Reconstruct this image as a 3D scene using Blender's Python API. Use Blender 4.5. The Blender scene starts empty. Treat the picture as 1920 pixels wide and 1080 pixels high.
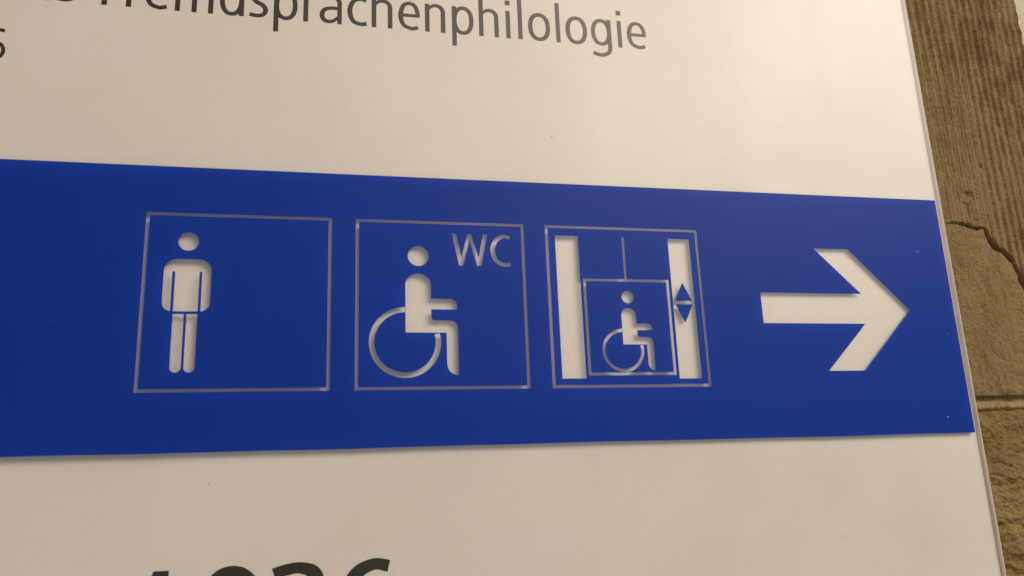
import bpy, bmesh, math, random
import numpy as np
from mathutils import Vector, Matrix
from mathutils.geometry import delaunay_2d_cdt

scene = bpy.context.scene
random.seed(4)
Z0 = 1.5                      # height of the sign's datum above the floor, metres

def V(x, y, d):
    """millimetres on the sign (x right, y down, d into the wall) -> world metres"""
    return Vector((x / 1000, d / 1000, Z0 - y / 1000))

# ------------------------------------------------------------------ camera
cam_d = bpy.data.cameras.new('camera')
cam = bpy.data.objects.new('camera', cam_d)
scene.collection.objects.link(cam)
scene.camera = cam
cam_d.sensor_width = 36
cam_d.lens = 29.25
cam_d.clip_start = 0.005
cam_d.clip_end = 50
right = Vector((0.97599, -0.21426, -0.03923))
up = Vector((-0.01571, -0.24885, 0.96841))
back = right.cross(up)
m = Matrix((right, up, back)).transposed().to_4x4()
m.translation = V(58.53, 96.97, -279.57)
cam.matrix_world = m
cam_d.dof.use_dof = True
cam_d.dof.focus_distance = 0.36
cam_d.dof.aperture_fstop = 24

# ------------------------------------------------------------------ light
world = bpy.data.worlds.new('World')
scene.world = world
world.use_nodes = True
bg = world.node_tree.nodes['Background']
bg.inputs[0].default_value = (1.0, 0.85, 0.70, 1)
bg.inputs[1].default_value = 0.33

def area_lamp(name, loc, target, sx, sy, power, col):
    d = bpy.data.lights.new(name, 'AREA')
    d.shape = 'RECTANGLE'; d.size = sx; d.size_y = sy
    d.energy = power; d.color = col
    o = bpy.data.objects.new(name, d)
    scene.collection.objects.link(o)
    o.location = loc
    o.rotation_euler = (target - loc).to_track_quat('-Z', 'Y').to_euler()
    return o

area_lamp('ceiling_lamp', V(560, -640, -1000), V(200, 0, 0), 0.62, 0.62, 5.7, (1.0, 0.86, 0.70))
area_lamp('sheen_lamp', V(1040, -660, -860), V(250, 0, 0), 0.60, 0.50, 7.0, (1.0, 0.91, 0.81))  # second lamp, added out of view for the sheen at upper right

scene.view_settings.view_transform = 'Standard'
scene.view_settings.look = 'None'
scene.view_settings.exposure = 0.0
scene.view_settings.gamma = 1.0
scene.view_settings.use_curve_mapping = False
scene.render.engine = 'CYCLES'
scene.cycles.transparent_max_bounces = 16
scene.cycles.max_bounces = 8

# ------------------------------------------------------------------ materials
def new_mat(name):
    mt = bpy.data.materials.new(name)
    mt.use_nodes = True
    nt = mt.node_tree
    return mt, nt, nt.nodes['Principled BSDF']

def nnode(nt, kind, **kw):
    n = nt.nodes.new(kind)
    for k, v in kw.items():
        setattr(n, k, v)
    return n

def noise(nt, vec, scale, detail=4, rough=0.55, dist=0.0):
    n = nnode(nt, 'ShaderNodeTexNoise')
    n.inputs['Scale'].default_value = scale
    n.inputs['Detail'].default_value = detail
    n.inputs['Roughness'].default_value = rough
    n.inputs['Distortion'].default_value = dist
    nt.links.new(vec, n.inputs['Vector'])
    return n.outputs['Fac']

def mapped(nt, scale=(1, 1, 1), rot=(0, 0, 0)):
    tc = nnode(nt, 'ShaderNodeTexCoord')
    mp = nnode(nt, 'ShaderNodeMapping')
    mp.inputs['Scale'].default_value = scale
    mp.inputs['Rotation'].default_value = rot
    nt.links.new(tc.outputs['Object'], mp.inputs['Vector'])
    return mp.outputs['Vector']

def ramp(nt, fac, stops):
    r = nnode(nt, 'ShaderNodeValToRGB')
    e = r.color_ramp.elements
    while len(e) < len(stops):
        e.new(0.5)
    for el, (p, c) in zip(e, stops):
        el.position = p
        el.color = (*c, 1) if len(c) == 3 else c
    nt.links.new(fac, r.inputs['Fac'])
    return r.outputs['Color']

def mixc(nt, fac, a, b, mode='MIX'):
    n = nnode(nt, 'ShaderNodeMix', data_type='RGBA', blend_type=mode)
    for sock, val in ((n.inputs[0], fac), (n.inputs[6], a), (n.inputs[7], b)):
        if hasattr(val, 'node'):
            nt.links.new(val, sock)
        elif isinstance(val, (int, float)):
            sock.default_value = val
        else:
            sock.default_value = (*val, 1)
    return n.outputs[2]

def bump(nt, height, strength, dist, target):
    b = nnode(nt, 'ShaderNodeBump')
    b.inputs['Strength'].default_value = strength
    b.inputs['Distance'].default_value = dist
    nt.links.new(height, b.inputs['Height'])
    nt.links.new(b.outputs['Normal'], target)

# white paper with a faint fibre mottle
M_paper, nt, p = new_mat('paper')
v = mapped(nt)
c = ramp(nt, noise(nt, v, 14, 5, 0.6), [(0.28, (0.755, 0.745, 0.70)), (0.5, (0.81, 0.785, 0.755)), (0.72, (0.845, 0.81, 0.80))])
c = mixc(nt, 0.06, c, ramp(nt, noise(nt, v, 900, 2), [(0.35, (0.45, 0.43, 0.40)), (0.6, (1, 1, 1))]), 'MULTIPLY')
c = mixc(nt, ramp(nt, noise(nt, v, 210, 1, 0.4), [(0.83, (0, 0, 0)), (0.86, (0.5, 0.5, 0.5))]), c, (0.30, 0.26, 0.2))
nt.links.new(c, p.inputs['Base Color'])
p.inputs['Roughness'].default_value = 0.8
p.inputs['Specular IOR Level'].default_value = 0.15

# black toner
M_ink, nt, p = new_mat('black_ink')
v = mapped(nt)
c = ramp(nt, noise(nt, v, 700, 3), [(0.3, (0.007, 0.006, 0.004)), (0.72, (0.014, 0.012, 0.009))])
nt.links.new(c, p.inputs['Base Color'])
p.inputs['Roughness'].default_value = 0.6
p.inputs['Specular IOR Level'].default_value = 0.2

# satin blue adhesive film
M_blue, nt, p = new_mat('blue_film')
v = mapped(nt)
c = ramp(nt, noise(nt, v, 18, 4), [(0.3, (0.0, 0.0480, 0.34)), (0.7, (0.0, 0.0530, 0.38))])
spk = ramp(nt, noise(nt, v, 420, 0, 0.3), [(0.97, (0, 0, 0)), (0.99, (0.5, 0.5, 0.5))])
c = mixc(nt, spk, c, (0.45, 0.45, 0.45))
scr = noise(nt, mapped(nt, (7, 7, 420), (0, 0.35, 0)), 4, 2, 0.5, 0.6)
c = mixc(nt, ramp(nt, scr, [(0.74, (0, 0, 0)), (0.80, (0.10,) * 3)]), c, (0.30, 0.34, 0.45))      # hairline scratches
nt.links.new(c, p.inputs['Base Color'])
rr = ramp(nt, noise(nt, mapped(nt, (6, 6, 1.5), (0, 0.5, 0)), 5, 5, 0.6, 0.4), [(0.3, (0.40,) * 3), (0.7, (0.44,) * 3)])
nt.links.new(rr, p.inputs['Roughness'])
p.inputs['Specular IOR Level'].default_value = 0.27
bump(nt, noise(nt, v, 2600, 2), 0.08, 0.0001, p.inputs['Normal'])
tl = nnode(nt, 'ShaderNodeBsdfTranslucent'); tl.inputs[0].default_value = (0.16, 0.30, 1.0, 1)     # thin film, a little light comes through
mx = nnode(nt, 'ShaderNodeMixShader'); mx.inputs[0].default_value = 0.42
nt.links.new(p.outputs[0], mx.inputs[1]); nt.links.new(tl.outputs[0], mx.inputs[2])
nt.links.new(mx.outputs[0], nt.nodes['Material Output'].inputs['Surface'])

# clear acrylic: see-through with a satin sheen
M_clear, nt, p = new_mat('clear_acrylic')
nt.nodes.remove(p)
out = nt.nodes['Material Output']
tr = nnode(nt, 'ShaderNodeBsdfTransparent'); tr.inputs[0].default_value = (0.985, 0.985, 0.975, 1)
gl = nnode(nt, 'ShaderNodeBsdfGlossy'); gl.inputs[0].default_value = (1, 1, 1, 1)
rr = ramp(nt, noise(nt, mapped(nt, (5, 5, 1.6), (0, 0.7, 0)), 4.5, 4, 0.55, 0.5), [(0.32, (0.375,) * 3), (0.68, (0.425,) * 3)])
nt.links.new(rr, gl.inputs['Roughness'])
fr = nnode(nt, 'ShaderNodeFresnel'); fr.inputs[0].default_value = 1.49
mx = nnode(nt, 'ShaderNodeMixShader')
geo = nnode(nt, 'ShaderNodeNewGeometry')
one = nnode(nt, 'ShaderNodeMath', operation='SUBTRACT'); one.inputs[0].default_value = 1.0
nt.links.new(geo.outputs['Backfacing'], one.inputs[1])      # the sheen sits on the outer face only
dbl = nnode(nt, 'ShaderNodeMath', operation='MULTIPLY'); dbl.inputs[1].default_value = 2.0     # both faces of the sheet reflect
nt.links.new(fr.outputs[0], dbl.inputs[0])
smr = nnode(nt, 'ShaderNodeMath', operation='MULTIPLY')
nt.links.new(dbl.outputs[0], smr.inputs[0])
nt.links.new(ramp(nt, noise(nt, mapped(nt, (5, 5, 2.0), (0, 0.75, 0)), 5.5, 5, 0.6, 0.6), [(0.30, (0.62,) * 3), (0.70, (0.70,) * 3)]), smr.inputs[1])
fm = nnode(nt, 'ShaderNodeMath', operation='MULTIPLY')
nt.links.new(smr.outputs[0], fm.inputs[0]); nt.links.new(one.outputs[0], fm.inputs[1])
nt.links.new(fm.outputs[0], mx.inputs[0]); nt.links.new(tr.outputs[0], mx.inputs[1]); nt.links.new(gl.outputs[0], mx.inputs[2])
nt.links.new(mx.outputs[0], out.inputs['Surface'])

# sawn acrylic edge: milky, lets light through
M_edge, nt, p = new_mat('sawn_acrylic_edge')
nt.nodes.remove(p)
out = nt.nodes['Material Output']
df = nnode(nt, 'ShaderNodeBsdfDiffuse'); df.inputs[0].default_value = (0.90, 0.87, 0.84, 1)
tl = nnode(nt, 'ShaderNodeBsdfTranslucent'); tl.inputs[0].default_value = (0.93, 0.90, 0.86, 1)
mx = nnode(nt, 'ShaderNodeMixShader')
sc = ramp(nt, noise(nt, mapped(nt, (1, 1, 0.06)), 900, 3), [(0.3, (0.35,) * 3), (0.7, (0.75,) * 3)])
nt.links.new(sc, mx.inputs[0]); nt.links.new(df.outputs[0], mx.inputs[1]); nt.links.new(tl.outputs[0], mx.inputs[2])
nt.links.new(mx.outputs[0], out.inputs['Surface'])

M_back, nt, p = new_mat('grey_backing_board')
c = ramp(nt, noise(nt, mapped(nt), 60, 4), [(0.3, (0.66, 0.63, 0.60)), (0.7, (0.74, 0.71, 0.68))])
nt.links.new(c, p.inputs['Base Color']); p.inputs['Roughness'].default_value = 0.6

M_bounce, nt, p = new_mat('bounce_underside')  # unseen lavender film back, added to throw light into the narrow slots
c = ramp(nt, noise(nt, mapped(nt), 300, 3), [(0.3, (0.50, 0.54, 0.86)), (0.7, (0.56, 0.60, 0.92))])
nt.links.new(c, p.inputs['Base Color']); p.inputs['Roughness'].default_value = 0.6
tl = nnode(nt, 'ShaderNodeBsdfTranslucent'); tl.inputs[0].default_value = (0.35, 0.45, 0.95, 1)
mx = nnode(nt, 'ShaderNodeMixShader'); mx.inputs[0].default_value = 0.5
nt.links.new(p.outputs[0], mx.inputs[1]); nt.links.new(tl.outputs[0], mx.inputs[2])
nt.links.new(mx.outputs[0], nt.nodes['Material Output'].inputs['Surface'])

M_dust, nt, p = new_mat('pale_dust')
c = ramp(nt, noise(nt, mapped(nt), 400, 3), [(0.3, (0.7, 0.68, 0.64)), (0.7, (0.85, 0.83, 0.8))])
nt.links.new(c, p.inputs['Base Color']); p.inputs['Roughness'].default_value = 0.9

def stone_mat(name, lo, mid, hi, bumps=0.6):
    mt, nt, p = new_mat(name)
    v = mapped(nt)
    c = ramp(nt, noise(nt, v, 38, 6, 0.62, 0.3), [(0.28, lo), (0.5, mid), (0.74, hi)])
    g = noise(nt, v, 900, 4, 0.7)
    c = mixc(nt, 0.55, c, ramp(nt, g, [(0.32, (0.28, 0.25, 0.20)), (0.55, (1, 1, 1))]), 'MULTIPLY')
    c = mixc(nt, ramp(nt, noise(nt, v, 330, 2), [(0.70, (0, 0, 0)), (0.78, (0.45,) * 3)]), c, hi)
    nt.links.new(c, p.inputs['Base Color'])
    p.inputs['Roughness'].default_value = 0.9
    p.inputs['Specular IOR Level'].default_value = 0.15
    h = nnode(nt, 'ShaderNodeMath', operation='ADD')
    nt.links.new(noise(nt, v, 520, 5, 0.65), h.inputs[0])
    nt.links.new(noise(nt, v, 1500, 3, 0.6), h.inputs[1])
    bump(nt, h.outputs[0], bumps, 0.0016, p.inputs['Normal'])
    return mt

M_stone = stone_mat('brown_combed_stone', (0.275, 0.190, 0.090), (0.315, 0.221, 0.107), (0.365, 0.264, 0.138))
M_stone2 = stone_mat('brown_rough_stone', (0.27, 0.186, 0.076), (0.365, 0.258, 0.110), (0.49, 0.365, 0.175), 0.8)
M_mortar = stone_mat('tan_mortar', (0.36, 0.27, 0.14), (0.44, 0.34, 0.18), (0.55, 0.44, 0.26))
M_plaster = stone_mat('pale_plaster', (0.60, 0.54, 0.40), (0.66, 0.60, 0.46), (0.74, 0.68, 0.55), 0.3)

# ------------------------------------------------------------------ helpers
def link(name, me, mat=None, parent=None, label=None, kind=None):
    o = bpy.data.objects.new(name, me)
    scene.collection.objects.link(o)
    if me and mat:
        me.materials.append(mat)
    if parent:
        o.parent = parent
    if label:
        o['label'] = label
    if kind:
        o['kind'] = kind
    return o

def empty(name, loc):
    o = bpy.data.objects.new(name, None)
    o.empty_display_size = 0.05
    o.location = loc
    scene.collection.objects.link(o)
    return o

# ------------------------------------------------------------------ the wall
WALL_D = 8.0                  # mm behind the front of the sign

_r = np.random.RandomState(11)
_lat = _r.rand(256, 256)
def vnoise(x, y):
    xi = np.floor(x).astype(int); yi = np.floor(y).astype(int)
    fx = x - xi; fy = y - yi
    fx = fx * fx * (3 - 2 * fx); fy = fy * fy * (3 - 2 * fy)
    a = _lat[xi % 256, yi % 256]; b = _lat[(xi + 1) % 256, yi % 256]
    c_ = _lat[xi % 256, (yi + 1) % 256]; d = _lat[(xi + 1) % 256, (yi + 1) % 256]
    return (a * (1 - fx) + b * fx) * (1 - fy) + (c_ * (1 - fx) + d * fx) * fy - 0.5

def fbm(x, y, n=4, g=0.5):
    s = 0; a = 1.0
    for k in range(n):
        s = s + a * vnoise(x * 2 ** k + 17.3 * k, y * 2 ** k + 5.1 * k); a *= g
    return s

def axis(lo, f0, f1, hi, fine, coarse):
    a = np.arange(lo, f0, coarse); b = np.arange(f0, f1, fine); c_ = np.arange(f1, hi + 1e-6, coarse)
    if len(c_) == 0 or c_[-1] < hi - 1e-6:
        c_ = np.append(c_, hi)
    return np.concatenate([a, b, c_])

def seg_dist(X, Y, pts):
    """distance to a polyline, and signed side (positive below it)"""
    best = np.full(X.shape, 1e9); t_best = np.zeros(X.shape)
    for k in range(len(pts) - 1):
        (ax, ay), (bx, by) = pts[k], pts[k + 1]
        dx, dy = bx - ax, by - ay; L2 = dx * dx + dy * dy
        t = np.clip(((X - ax) * dx + (Y - ay) * dy) / L2, 0, 1)
        d = np.hypot(X - ax - t * dx, Y - ay - t * dy)
        mk = d < best
        best = np.where(mk, d, best); t_best = np.where(mk, k + t, t_best)
    return best, t_best

def relief(name, xs, ys, hfun, mat, parent, floor_h, edge=None, label=None):
    """a slab whose front is a height field, with sides running back to floor_h"""
    X, Y = np.meshgrid(xs, ys)
    H = hfun(X, Y)
    if edge is not None:
        X = edge(X, Y)
    ny, nx = X.shape
    co = np.stack([X, WALL_D - H, Y], -1).reshape(-1, 3)
    idx = np.arange(nx * ny).reshape(ny, nx)
    f = np.stack([idx[:-1, :-1], idx[1:, :-1], idx[1:, 1:], idx[:-1, 1:]], -1).reshape(-1, 4)
    rim = np.concatenate([idx[0, :], idx[1:, -1], idx[-1, -2::-1], idx[-2:0:-1, 0]])
    bco = co[rim].copy(); bco[:, 1] = WALL_D - floor_h
    n0 = len(co); k = len(rim)
    j = np.arange(k); j2 = (j + 1) % k
    side = np.stack([rim[j], rim[j2], n0 + j2, n0 + j], -1)
    allco = np.concatenate([co, bco])
    W = np.stack([allco[:, 0] / 1000, allco[:, 1] / 1000, Z0 - allco[:, 2] / 1000], -1)
    W = W - np.array(parent.location)
    me = bpy.data.meshes.new(name)
    me.from_pydata(W.tolist(), [], f.tolist() + side.tolist())
    me.polygons.foreach_set('use_smooth', [True] * len(f) + [False] * k)
    me.update()
    return link(name, me, mat, parent, label)

wall = empty('wall', V(150, 200, WALL_D))
wall['kind'] = 'structure'

CRACK = [(313.5, -9.2), (316.6, -9.7), (321.9, -9.9), (326.5, -8.6), (330.0, -7.6), (333.6, -8.4), (334.4, -5.0),
         (336.4, -2.0), (338.4, 0.9), (341.9, 3.2), (345.2, 6.6), (347.1, 12.5), (348.4, 17.2), (352, 24), (357, 29), (365, 44), (372, 64)]

def h_upper(X, Y):
    xw = X + 1.1 * fbm(X / 40, Y / 70, 2) + 0.25 * fbm(X / 6, Y / 60 + 9, 2)
    ph = xw / 3.75 + 0.35 * np.sin(X / 19.0)
    rid = np.abs(((ph) % 1.0) - 0.5) * 2            # 0 in the groove, 1 on the ridge
    rid = rid ** 2.2
    fine = np.abs(((xw / 1.9 + 0.3) % 1.0) - 0.5) * 2
    mixf = np.clip(0.3 + 1.8 * fbm(X / 20 + 5, Y / 60, 2), 0, 0.8)
    rid = rid * (1 - 0.45 * mixf) + 0.45 * mixf * fine
    amp = np.clip(0.90 + 0.5 * fbm(X / 12 + 3, Y / 40, 3), 0.5, 1.2)
    brk = np.clip(1 + 1.1 * fbm(X / 2.2, Y / 6 + 4, 2), 0.6, 1.4)
    amp = amp * brk
    # the patch under the crack has lost its combing
    below, t = seg_dist(X, Y, CRACK)
    yc = np.interp(X, [p_[0] for p_ in CRACK], [p_[1] for p_ in CRACK])
    under = 1 / (1 + np.exp(-(Y - yc - 0.6) / 0.5))
    under = np.where(X < 310, 1 / (1 + np.exp(-(Y + 9) / 3)), under)
    h = (1 - under * 0.86) * amp * 1.75 * (rid - 0.5)
    h += 0.40 * fbm(X / 16, Y / 26, 3) * (0.4 + 0.9 * under)
    h += 0.28 * fbm(X / 1.2, Y / 1.6, 3, 0.6)
    h += under * (0.75 * fbm(X / 4.5 + 7, Y / 6, 4, 0.65) - 0.25 * np.exp(-np.clip(Y - yc, 0, 99) / 9))
    # the crack
    seg_w = np.interp(t, [0, 1, 2, 3, 4, 5, 6, 8, 10, 12, 16], [0.10, 0.26, 0.50, 0.75, 0.65, 0.25, 1.0, 1.05, 0.95, 0.9, 0.6])
    wv = seg_w * (1 + 0.7 * fbm(X / 1.7, Y / 1.7, 2))
    h -= 7.0 * np.clip(seg_w, 0.2, 1.0) * np.exp(-(below / np.clip(wv, 0.12, 9)) ** 4)
    # a pit and a nick
    h -= 1.3 * np.exp(-(((X - 328.6 + 0.2 * (Y + 23)) / 2.4) ** 4 + ((Y + 23.2) / 1.35) ** 4))
    h += 0.5 * np.exp(-(((X - 326.8) / 2.2) ** 2 + ((Y + 19.2 - 0.6 * (X - 326.8)) / 0.9) ** 2))
    h -= 1.0 * np.exp(-(((X - 337.9 - 0.3 * (Y + 36.7)) / 0.55) ** 2 + ((Y + 36.7) / 2.0) ** 2))
    # worn arris over the joint
    h -= 1.1 * np.exp(-(63.6 - Y) / 1.3) * (0.8 + 1.4 * fbm(X / 3, Y / 9, 2))
    return h

def h_lower(X, Y):
    h = 2.2 * fbm(X / 14 + 30, Y / 8 + 2, 5, 0.66) + 1.4 * fbm(X / 5 + 3, Y / 2.6, 4, 0.6)
    h += 0.7 * np.exp(-((Y - 94 - 0.1 * (X - 320)) / 3.5) ** 2) - 0.8 * np.exp(-((Y - 84) / 5) ** 2) * (0.6 + fbm(X / 9, Y / 9, 2))
    h -= 1.7 * np.exp(-(Y - 69.2) / 1.1) * (0.75 + 1.6 * fbm(X / 4 + 8, Y / 30, 2))
    return h

def h_mortar(X, Y):
    s = 1 / (1 + np.exp(-(Y - 66.1 - 0.5 * fbm(X / 6, Y / 50, 2)) / 0.22))
    e = 1 / (1 + np.exp(-(Y - 69.2 + 0.9 * fbm(X / 3.5, Y / 50, 3)) / 0.25))
    return -3.6 + s * 3.5 - e * 3.2 + 0.5 * fbm(X / 2.2, Y / 2.2, 4) + 0.5 * fbm(X / 14, Y / 5, 2)

def edge_upper(X, Y):          # ragged right arris of the upper block
    w = 1.3 * fbm(Y / 9 + 2, Y * 0 + 1.5, 4) + 0.9 * np.exp(-((Y + 105) / 2.5) ** 2)
    t = np.clip((X - 345) / 28.7, 0, 1)
    return X + w * t

xs = axis(-260, 302, 373.7, 373.7, 0.36, 12)
relief('stone_block', xs, axis(-260, -132, 63.7, 63.7, 0.36, 10), h_upper, M_stone, wall, -9, edge_upper,
       'combed brown stone block with vertical grooves and a dark crack')
xs2 = axis(-260, 302, 372, 470, 0.36, 12)
relief('stone_block', xs2, axis(69.1, 69.1, 140, 300, 0.36, 10), h_lower, M_stone2, wall, -9, None,
       'rough uncombed brown stone block under the mortar joint')
relief('mortar_joint', xs2, np.arange(61.5, 71.8, 0.22), h_mortar, M_mortar, wall, -9.4, None, 'pale tan mortar joint between two stone blocks')
relief('plaster', axis(368, 368, 400, 470, 0.6, 8), axis(-260, -132, -60, 61, 0.6, 8),
       lambda X, Y: 0.5 * fbm(X / 12, Y / 12, 4) + 0.12 * fbm(X / 1.5, Y / 1.5, 3) - 1.3, M_plaster, wall, -9.7, None, 'pale cream plaster beside the combed stone')

# ------------------------------------------------------------------ 2-D drawing on the sign
def quad_strip(a, b):
    return [[a[i], a[i + 1], b[i + 1], b[i]] for i in range(len(a) - 1)]

def catmull(pts, n=7):
    out = []
    P = [pts[0]] + list(pts) + [pts[-1]]
    for i in range(1, len(P) - 2):
        p0, p1, p2, p3 = (np.array(P[j], float) for j in (i - 1, i, i + 1, i + 2))
        for k in range(n):
            t = k / n
            out.append(tuple(0.5 * (2 * p1 + (p2 - p0) * t + (2 * p0 - 5 * p1 + 4 * p2 - p3) * t * t + (3 * p1 - p0 - 3 * p2 + p3) * t ** 3)))
    out.append(tuple(pts[-1]))
    return out

def stroke(pts, width, smooth=True):
    """thick curve; width is a number or one value for each point"""
    w = [width] * len(pts) if isinstance(width, (int, float)) else list(width)
    q = [(p_[0], p_[1], w_) for p_, w_ in zip(pts, w)]
    if smooth:
        q = catmull(q)
    L, R = [], []
    for i, (x, y, w_) in enumerate(q):
        a = q[max(i - 1, 0)]; b = q[min(i + 1, len(q) - 1)]
        dx, dy = b[0] - a[0], b[1] - a[1]; l = math.hypot(dx, dy) or 1
        nx, ny = -dy / l * w_ / 2, dx / l * w_ / 2
        L.append((x + nx, y + ny)); R.append((x - nx, y - ny))
    return quad_strip(L, R)

def rect(x0, y0, x1, y1):
    return [[(x0, y0), (x1, y0), (x1, y1), (x0, y1)]]

def sup(cx, cy, a, b, e=2.0, n=56, a0=0, a1=360):
    r = []
    for k in range(n + 1):
        t = math.radians(a0 + (a1 - a0) * k / n)
        c_, s_ = math.cos(t), math.sin(t)
        r.append((cx + a * math.copysign(abs(c_) ** (2 / e), c_), cy + b * math.copysign(abs(s_) ** (2 / e), s_)))
    return r

def disc(cx, cy, a, b=None, e=2.0):
    return [sup(cx, cy, a, b or a, e)[:-1]]

def ring(cx, cy, a, b, ia, ib, e=2.0, a0=0, a1=360, n=56):
    return quad_strip(sup(cx, cy, a, b, e, n, a0, a1), sup(cx, cy, ia, ib, e, n, a0, a1))

def round_rect(x0, y0, x1, y1, r_top, r_bot, e=2.0):
    pts = []
    for (cx, cy, r, a0) in ((x1 - r_bot, y1 - r_bot, r_bot, 0), (x0 + r_bot, y1 - r_bot, r_bot, 90),
                            (x0 + r_top, y0 + r_top, r_top, 180), (x1 - r_top, y0 + r_top, r_top, 270)):
        pts += sup(cx, cy, r, r, e, 8, a0, a0 + 90)
    return [pts]

def frame_ring(x0, y0, x1, y1, w):
    return rect(x0, y0, x1, y0 + w) + rect(x0, y1 - w, x1, y1) + rect(x0, y0 + w, x0 + w, y1 - w) + rect(x1 - w, y0 + w, x1, y1 - w)

def clean(poly):
    o = []
    for p_ in poly:
        if not o or math.hypot(p_[0] - o[-1][0], p_[1] - o[-1][1]) > 1e-4:
            o.append(p_)
    if math.hypot(o[0][0] - o[-1][0], o[0][1] - o[-1][1]) < 1e-4:
        o.pop()
    return o

def area2(pl):
    return sum(pl[i][0] * pl[(i + 1) % len(pl)][1] - pl[(i + 1) % len(pl)][0] * pl[i][1] for i in range(len(pl)))

def solve(polys, tags, test):
    """triangulate overlapping polygons; keep triangles whose set of tags passes test"""
    vs, fs, tg = [], [], []
    for pl, t in zip(polys, tags):
        pl = clean(pl)
        if len(pl) < 3 or abs(area2(pl)) < 1e-7:
            continue
        if area2(pl) < 0:
            pl = pl[::-1]
        i0 = len(vs)
        vs += [Vector(p_) for p_ in pl]
        fs.append(list(range(i0, i0 + len(pl)))); tg.append(t)
    ov, oe, of, _, _, orf = delaunay_2d_cdt(vs, [], fs, 1, 1e-5)
    tris = [f for f, src in zip(of, orf) if test({tg[s] for s in src})]
    return [(v_.x, v_.y) for v_ in ov], tris

def solid(name, pts, tris, dfun, thick, mat, parent, origin):
    """a flat piece: front face dfun(x,y) mm into the wall, thick mm deep"""
    used = sorted({i for t in tris for i in t}); mp = {u: k for k, u in enumerate(used)}
    n = len(used)
    co = []
    for add in (0, thick):
        for u in used:
            x, y = pts[u]
            co.append(V(x, y, dfun(x, y) + add) - origin)
    faces, edges = [], {}
    for t in tris:
        t = [mp[i] for i in t]
        faces.append(t); faces.append([i + n for i in reversed(t)])
        for a, b in zip(t, t[1:] + t[:1]):
            edges[(a, b)] = 1
    for (a, b) in edges:
        if (b, a) not in edges:
            faces.append([b, a, a + n, b + n])
    me = bpy.data.meshes.new(name)
    me.from_pydata([tuple(c_) for c_ in co], [], faces)
    bm = bmesh.new(); bm.from_mesh(me); bmesh.ops.recalc_face_normals(bm, faces=bm.faces); bm.to_mesh(me); bm.free()
    return link(name, me, mat, parent)

def components(tris):
    own = {}
    for k, t in enumerate(tris):
        for a, b in zip(t, t[1:] + t[:1]):
            own.setdefault((min(a, b), max(a, b)), []).append(k)
    par = list(range(len(tris)))
    def find(i):
        while par[i] != i:
            par[i] = par[par[i]]; i = par[i]
        return i
    for ks in own.values():
        for k in ks[1:]:
            par[find(k)] = find(ks[0])
    g = {}
    for k in range(len(tris)):
        g.setdefault(find(k), []).append(tris[k])
    return sorted(g.values(), key=len, reverse=True)

# ------------------------------------------------------------------ the sign
SX0, SX1, SY0, SY1 = -140.0, 307.0, -190.0, 200.0
SO = V(84, SY1, WALL_D)
sign = empty('directional_sign', SO)
sign['label'] = 'white acrylic-covered direction sign with blue toilet and lift band mounted on brown stone'
sign['category'] = 'sign'

def paper_d(x, y=0):
    return 2.25 - 0.0026 * x          # the sheet stands off a little more towards its left

def box_mm(name, x0, x1, y0, y1, d0, d1, mat, parent, dfun=None):
    co = []
    for d in (d0, d1):
        for (x, y) in ((x0, y0), (x1, y0), (x1, y1), (x0, y1)):
            co.append(tuple(V(x, y, d + (dfun(x, y) if dfun else 0)) - SO))
    me = bpy.data.meshes.new(name)
    me.from_pydata(co, [], [(0, 3, 2, 1), (4, 5, 6, 7), (0, 1, 5, 4), (1, 2, 6, 5), (2, 3, 7, 6), (3, 0, 4, 7)])
    bm = bmesh.new(); bm.from_mesh(me); bmesh.ops.recalc_face_normals(bm, faces=bm.faces); bm.to_mesh(me); bm.free()
    return link(name, me, mat, parent)

plate = box_mm('cover_plate', SX0, SX1, SY0, SY1, 0.0, 1.3, M_clear, sign)
for n_, a in (('plate_edge', (SX1 - 0.18, SX1 - 0.05, SY0 + 0.1, SY1 - 0.1)), ('plate_edge', (SX0 + 0.05, SX0 + 0.18, SY0 + 0.1, SY1 - 0.1))):
    box_mm(n_, *a, 0.10, 3.1, M_edge, plate)
box_mm('highlight_strip', SX1 - 0.40, SX1 - 0.06, SY0 + 0.1, SY1 - 0.1, -0.04, 0.09, M_edge, plate)  # pale strip added to stand in for the highlight along the right edge
paper = box_mm('paper_sheet', SX0 + 0.5, SX1 - 1.1, SY0 + 0.5, SY1 - 0.5, 0.0, 0.18, M_paper, sign, paper_d)
box_mm('backing_board', SX0 + 0.4, SX1 - 0.2, SY0 + 0.4, SY1 - 0.4, 3.2, 6.7, M_back, sign)

# ---- pictograms, as holes in the film (mm)
F = [0.0, 68.06, 135.97]
CUT, KEEP = {}, []
CUT['icon_frame'] = [frame_ring(f0, 0, f0 + 60, 60, 1.12) for f0 in F]
man = disc(13.68, 9.95, 3.22) + round_rect(6.5, 16.0, 21.3, 33.72, 4.3, 3.3, 2.2)
for a, b in ((10.05, 13.45), (14.25, 17.62)):
    man += round_rect(a, 34.6, b, 53.7, 0.02, 1.68)
CUT['standing_figure'] = [man]
for a, b in ((9.2, 10.05), (17.62, 18.44)):
    KEEP += round_rect(a, 20.25, b, 34.2, 0.42, 0.02)

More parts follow.
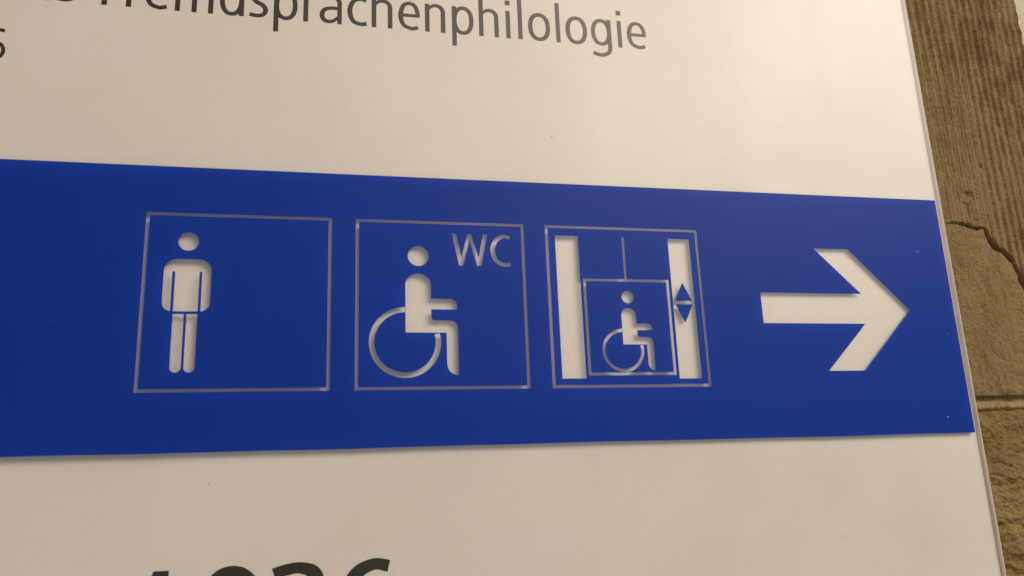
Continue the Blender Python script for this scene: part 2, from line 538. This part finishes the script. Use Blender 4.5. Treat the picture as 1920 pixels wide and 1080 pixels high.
def wheelchair(fx, fy, s):
    T = lambda polys: [[(fx + (x - 85) * s, fy + (y - 19.4) * s) for x, y in pl] for pl in polys]
    torso = [sup(89.45, 23.4, 4.45, 4.0, 2.0, 20, 180, 360) + [(93.9, 40.4), (85.0, 40.4)]]
    arm = [[(93.0, 28.32)] + sup(100.6, 30.9, 2.4, 2.58, 2, 8, 270, 360) + [(103.0, 32.2), (93.0, 32.2)]]
    seat = [[(93.0, 36.05)] + sup(100.5, 38.65, 2.57, 2.6, 2, 8, 270, 360) + [(103.07, 55.2)] + sup(103.0, 51.0, 3.95, 4.2, 2, 8, 92, 178) + [(99.1, 40.4), (93.0, 40.4)]]
    fillet = [[(93.8, 34.9)] + sup(95.05, 34.95, 1.12, 1.12, 2, 6, 180, 90) + [(95.05, 36.2), (93.8, 36.2)]]
    wheel = ring(84.87, 43.7, 12.25, 12.25, 10.38, 10.38, 2, -15, 270, 72)
    return T(disc(89.6, 13.05, 3.68) + torso + arm + seat + fillet + wheel)

CUT['wheelchair_symbol'] = [wheelchair(85.0, 19.4, 1.0), wheelchair(163.1, 30.9, 0.645)]
lift = rect(139.65, 3.9, 148.42, 56.65) + rect(183.7, 3.85, 192.4, 56.95) + rect(165.35, 3.85, 166.38, 20.3) + frame_ring(149.4, 20.0, 182.65, 55.62, 1.08)
CUT['lift_symbol'] = [lift]
KEEP += [[(188.05, 21.0), (191.35, 27.95), (184.62, 27.95)], [(184.75, 29.3), (191.4, 29.3), (187.95, 36.2)]]
Wl = [[(101.6, 4.35), (103.2, 4.35), (105.5, 16.3), (104.0, 16.3)], [(104.0, 16.3), (105.5, 16.3), (108.55, 4.4), (107.3, 4.4)],
      [(107.3, 4.4), (108.55, 4.4), (112.05, 16.2), (110.5, 16.2)], [(110.5, 16.2), (112.05, 16.2), (114.5, 4.35), (112.9, 4.35)]]
Cl = stroke([(122.75, 5.45), (120.3, 5.0), (117.5, 6.7), (116.3, 10.25), (117.4, 13.9), (120.1, 15.55), (122.85, 15.35)], [1.5, 1.5, 1.65, 1.75, 1.65, 1.5, 1.4])
CUT['letter'] = [Wl, Cl]
CUT['arrow'] = [[[(244.6, 6.0), (260.1, 5.95), (284.05, 30.45), (260.05, 54.5), (244.5, 54.5), (263.05, 36.2), (219.65, 36.2), (219.65, 24.2), (263.05, 24.2)]]]

polys, tags = [[(SX0, -16.33), (304.12, -16.33), (304.12, 78.85)] + [(x, 78.83 + 0.09 * math.sin(x / 31) + 0.06 * math.sin(x / 9.5 + 1)) for x in range(300, -141, -5)]], ['band']
for grp in CUT.values():
    for sh in grp:
        polys += sh; tags += ['cut'] * len(sh)
polys += KEEP; tags += ['keep'] * len(KEEP)
pts, tris = solve(polys, tags, lambda s: 'band' in s and ('cut' not in s or 'keep' in s))
tot = lambda ts: sum(abs(area2([pts[i] for i in t])) for t in ts)
comps = sorted(components(tris), key=tot, reverse=True)
band = None
for k, cmp_ in enumerate(comps):
    if tot(cmp_) < 0.3:
        continue
    if k == 0:
        band = pc = solid('blue_band', pts, cmp_, lambda x, y: -0.16, 0.15, M_blue, sign, SO)
    else:
        pc = solid('blue_panel', pts, cmp_, lambda x, y: -0.16, 0.15, M_blue, band, SO)
    pc.data.materials.append(M_bounce)                 # lavender underside, there to brighten the slots
    for f_ in pc.data.polygons:
        if f_.normal.y > 0.9:
            f_.material_index = 1

# duplicate paper pieces added on the sheet, spread wider than the holes
def expand(shape, mrg):
    out = list(shape)
    for pl in shape:
        pl = clean(pl)
        for a, b in zip(pl, pl[1:] + pl[:1]):
            out += stroke([a, b], 2 * mrg, False)
    return out
SYM_LABEL = {'icon_frame': 'pale paper backing of a thin square outline', 'standing_figure': 'pale paper backing of the standing man pictogram', 'lift_symbol': 'pale paper backing of the lift shaft and cabin pictogram',
             'arrow': 'pale paper backing of the arrow pointing right', 'letter': 'pale paper backing of a capital letter of WC'}
lay = 0.02
for name in ('icon_frame', 'lift_symbol', 'standing_figure', 'wheelchair_symbol', 'letter', 'arrow'):
    for k, sh in enumerate(CUT[name]):
        lay += 0.008
        ex = expand(sh, 2.2 if name in ('arrow', 'standing_figure', 'wheelchair_symbol') else 1.5)
        p2, t2 = solve(ex, ['a'] * len(ex), bool)
        o = solid(name, p2, t2, lambda x, y: paper_d(x) - lay, 0.006, M_paper, paper, SO)
        if name in SYM_LABEL:
            o['label'] = SYM_LABEL[name]
        elif name == 'wheelchair_symbol':
            o['label'] = ('pale paper backing of the large wheelchair user pictogram', 'pale paper backing of the small wheelchair user in lift cabin')[k]

# ---- printed lettering: own humanist sans, units mm, baseline 0, y up
ST = 1.76
def arch(x, w):
    return stroke([(x + 0.9, 8.3), (x + 1.7, 10.2), (x + 3.4, 11.38), (x + w - 2.2, 11.1), (x + w - 0.98, 9.4), (x + w - 0.87, 7.0), (x + w - 0.87, 0)],
                  [0.9, 1.1, 1.5, 1.62, 1.72, ST, ST])
G = {}
G['l'] = rect(0, 0, ST, 17.5)
G['i'] = rect(0, 0, ST, 12.0) + rect(-0.12, 14.45, 1.9, 16.6)
G['o'] = ring(4.47, 6.08, 4.47, 6.2, 2.65, 4.55, 2.25)
G['n'] = rect(0, 0, ST, 12.0) + arch(0, 7.78)
G['h'] = rect(0, 0, ST, 17.5) + arch(0, 7.78)
G['m'] = rect(0, 0, ST, 12.0) + arch(0, 7.4) + arch(5.62, 7.4)
G['r'] = rect(0, 0, ST, 12.0) + stroke([(0.9, 8.2), (1.9, 10.3), (3.5, 11.3), (5.3, 11.25)], [1.0, 1.3, 1.55, 1.6])
G['p'] = rect(0, -5.1, ST, 12.0) + ring(4.3, 6.03, 4.15, 6.17, 2.42, 4.6, 2.2)
G['d'] = rect(6.78, 0, 8.54, 17.5) + ring(4.24, 6.03, 4.2, 6.17, 2.46, 4.6, 2.2)
G['g'] = rect(6.78, 0.5, 8.54, 12.0) + ring(4.24, 6.15, 4.2, 6.0, 2.46, 4.45, 2.2) + \
    stroke([(7.66, 1.2), (7.66, -0.6), (6.9, -2.8), (4.5, -3.9), (2.3, -3.75), (0.55, -3.1)], [ST, ST, 1.72, 1.65, 1.65, 1.75])
G['e'] = rect(1.2, 5.55, 8.0, 6.95) + stroke([(7.34, 5.6), (7.25, 8.0), (6.2, 10.55), (4.1, 11.42), (1.95, 10.2), (0.92, 6.2), (1.95, 2.2), (4.7, 0.78), (6.3, 0.95), (7.55, 1.38)],
    [1.7, 1.7, 1.6, 1.5, 1.65, 1.84, 1.66, 1.56, 1.58, 1.6])
G['c'] = stroke([(6.95, 10.6), (4.9, 11.38), (2.15, 10.1), (0.94, 6.1), (2.1, 2.05), (4.95, 0.82), (7.2, 1.2)], [1.4, 1.55, 1.7, 1.88, 1.7, 1.58, 1.75])
G['s'] = stroke([(0.05, 1.2), (2.7, 0.8), (4.9, 1.45), (5.62, 3.35), (4.6, 5.2), (2.2, 6.6), (1.05, 8.7), (1.95, 10.75), (4.0, 11.4), (6.0, 10.8)],
    [1.62, 1.56, 1.6, 1.75, 1.75, 1.75, 1.75, 1.6, 1.5, 1.5])
G['a'] = rect(6.4, 0, 8.08, 8.2) + stroke([(0.9, 10.55), (3.2, 11.4), (5.6, 11.1), (7.05, 9.6), (7.24, 8.0), (7.24, 4.0)], [1.5, 1.55, 1.6, 1.7, 1.68, 1.68]) + \
    stroke([(7.0, 6.45), (4.1, 6.5), (1.7, 5.6), (0.88, 3.5), (1.65, 1.45), (3.6, 0.82), (5.5, 1.6), (6.9, 3.1)], [1.4, 1.4, 1.6, 1.78, 1.68, 1.5, 1.3, 1.0])
G['F'] = rect(0, 0, 1.86, 17.0) + rect(1.0, 15.3, 8.6, 17.0) + rect(1.0, 7.9, 7.9, 9.5)
G['6s'] = ring(4.0, 3.55, 3.8, 3.7, 2.55, 2.45, 2.1) + stroke([(7.0, 11.05), (4.7, 11.2), (2.3, 9.6), (0.95, 6.4), (0.85, 3.6)], [1.3, 1.3, 1.35, 1.35, 1.3])
# heavy numerals, 25.6 mm tall
G['4'] = rect(8.6, 0, 13.1, 25.4) + [[(9.0, 25.4), (11.0, 25.4), (2.5, 9.0), (-2.6, 9.0)]] + rect(-2.6, 5.4, 16.0, 9.2)
G['0'] = ring(0, 12.85, 9.6, 12.95, 4.9, 9.4, 2.15)
G['3'] = stroke([(-7.4, 22.6), (-3.6, 23.7), (0.6, 24.1), (4.6, 22.6), (5.6, 19.2), (3.6, 15.4), (-1.8, 13.7)], [3.6, 3.4, 3.4, 4.2, 4.8, 4.2, 3.6]) + \
    stroke([(-1.8, 13.3), (4.2, 11.8), (6.2, 7.4), (4.6, 3.6), (0.2, 1.8), (-4.4, 1.9), (-7.8, 3.2)], [3.4, 4.2, 4.8, 4.4, 3.6, 3.6, 3.8])
G['6'] = ring(0.6, 8.1, 8.6, 8.2, 4.0, 4.7, 2.1) + stroke([(7.3, 23.2), (2.6, 24.0), (-2.6, 21.6), (-5.4, 16.2), (-5.9, 8.2)], [3.7, 3.55, 4.2, 4.8, 4.7])

def put(gl, x, base):
    sh = [[(x + a, base - b) for a, b in pl] for pl in G[gl]]
    p2, t2 = solve(sh, ['a'] * len(sh), bool)
    return solid('letter', p2, t2, lambda a, b: paper_d(a) - 0.012, 0.01, M_ink, paper, SO)

BASE = -76.98
LINE = [('l', -43.3), ('i', -38.6), ('s', -34.9), ('F', -20.38), ('r', -12.4), ('e', -6.4), ('m', 3.86), ('d', 18.96), ('s', 29.4), ('p', 37.9), ('r', 48.45),
        ('a', 54.31), ('c', 64.38), ('h', 73.4), ('e', 83.36), ('n', 93.55), ('p', 103.93), ('h', 114.5), ('i', 125.2), ('l', 130.05), ('o', 134.14), ('l', 145.42),
        ('o', 149.45), ('g', 160.0), ('i', 171.2), ('e', 175.2)]
# positions were measured on a plane 2.5 mm behind the film: slide to the sheet's true depth
def at_sheet(x, y):
    k = (paper_d(x) + 279.57) / (2.5 + 279.57)
    return 58.53 + (x - 58.53) * k, 96.97 + (y - 96.97) * k
for gl, x in LINE:
    put(gl, *at_sheet(x, BASE))
put('6s', *at_sheet(-56.5, -52.9))
for gl, x in (('4', 0.0), ('0', 31.45), ('3', 51.2), ('6', 72.0)):
    xx, yy = at_sheet(x, 139.2)
    put(gl, xx, yy)

# ---- lint and chips lying on the plate
def speck(x, y, L, w, ang, d, bend=0.3):
    c_, s_ = math.cos(ang), math.sin(ang)
    q = [(-L / 2, 0), (-L / 6, bend * w), (L / 6, bend * w), (L / 2, -bend * w)]
    sh = stroke([(x + a * c_ - b * s_, y + a * s_ + b * c_) for a, b in q], [w * 0.5, w, w, w * 0.3])
    p2, t2 = solve(sh, ['a'] * len(sh), bool)
    return solid('lint_speck', p2, t2, lambda a, b: d, 0.06, M_dust, plate, SO)
speck(243.9, 113.3, 1.6, 0.30, 1.3, -0.07)
speck(291.6, 6.1, 0.35, 0.3, 0.3, -0.23)
speck(293.0, 72.6, 0.6, 0.22, -0.5, -0.23)
speck(299.5, 40.0, 0.3, 0.16, 0.9, -0.23)
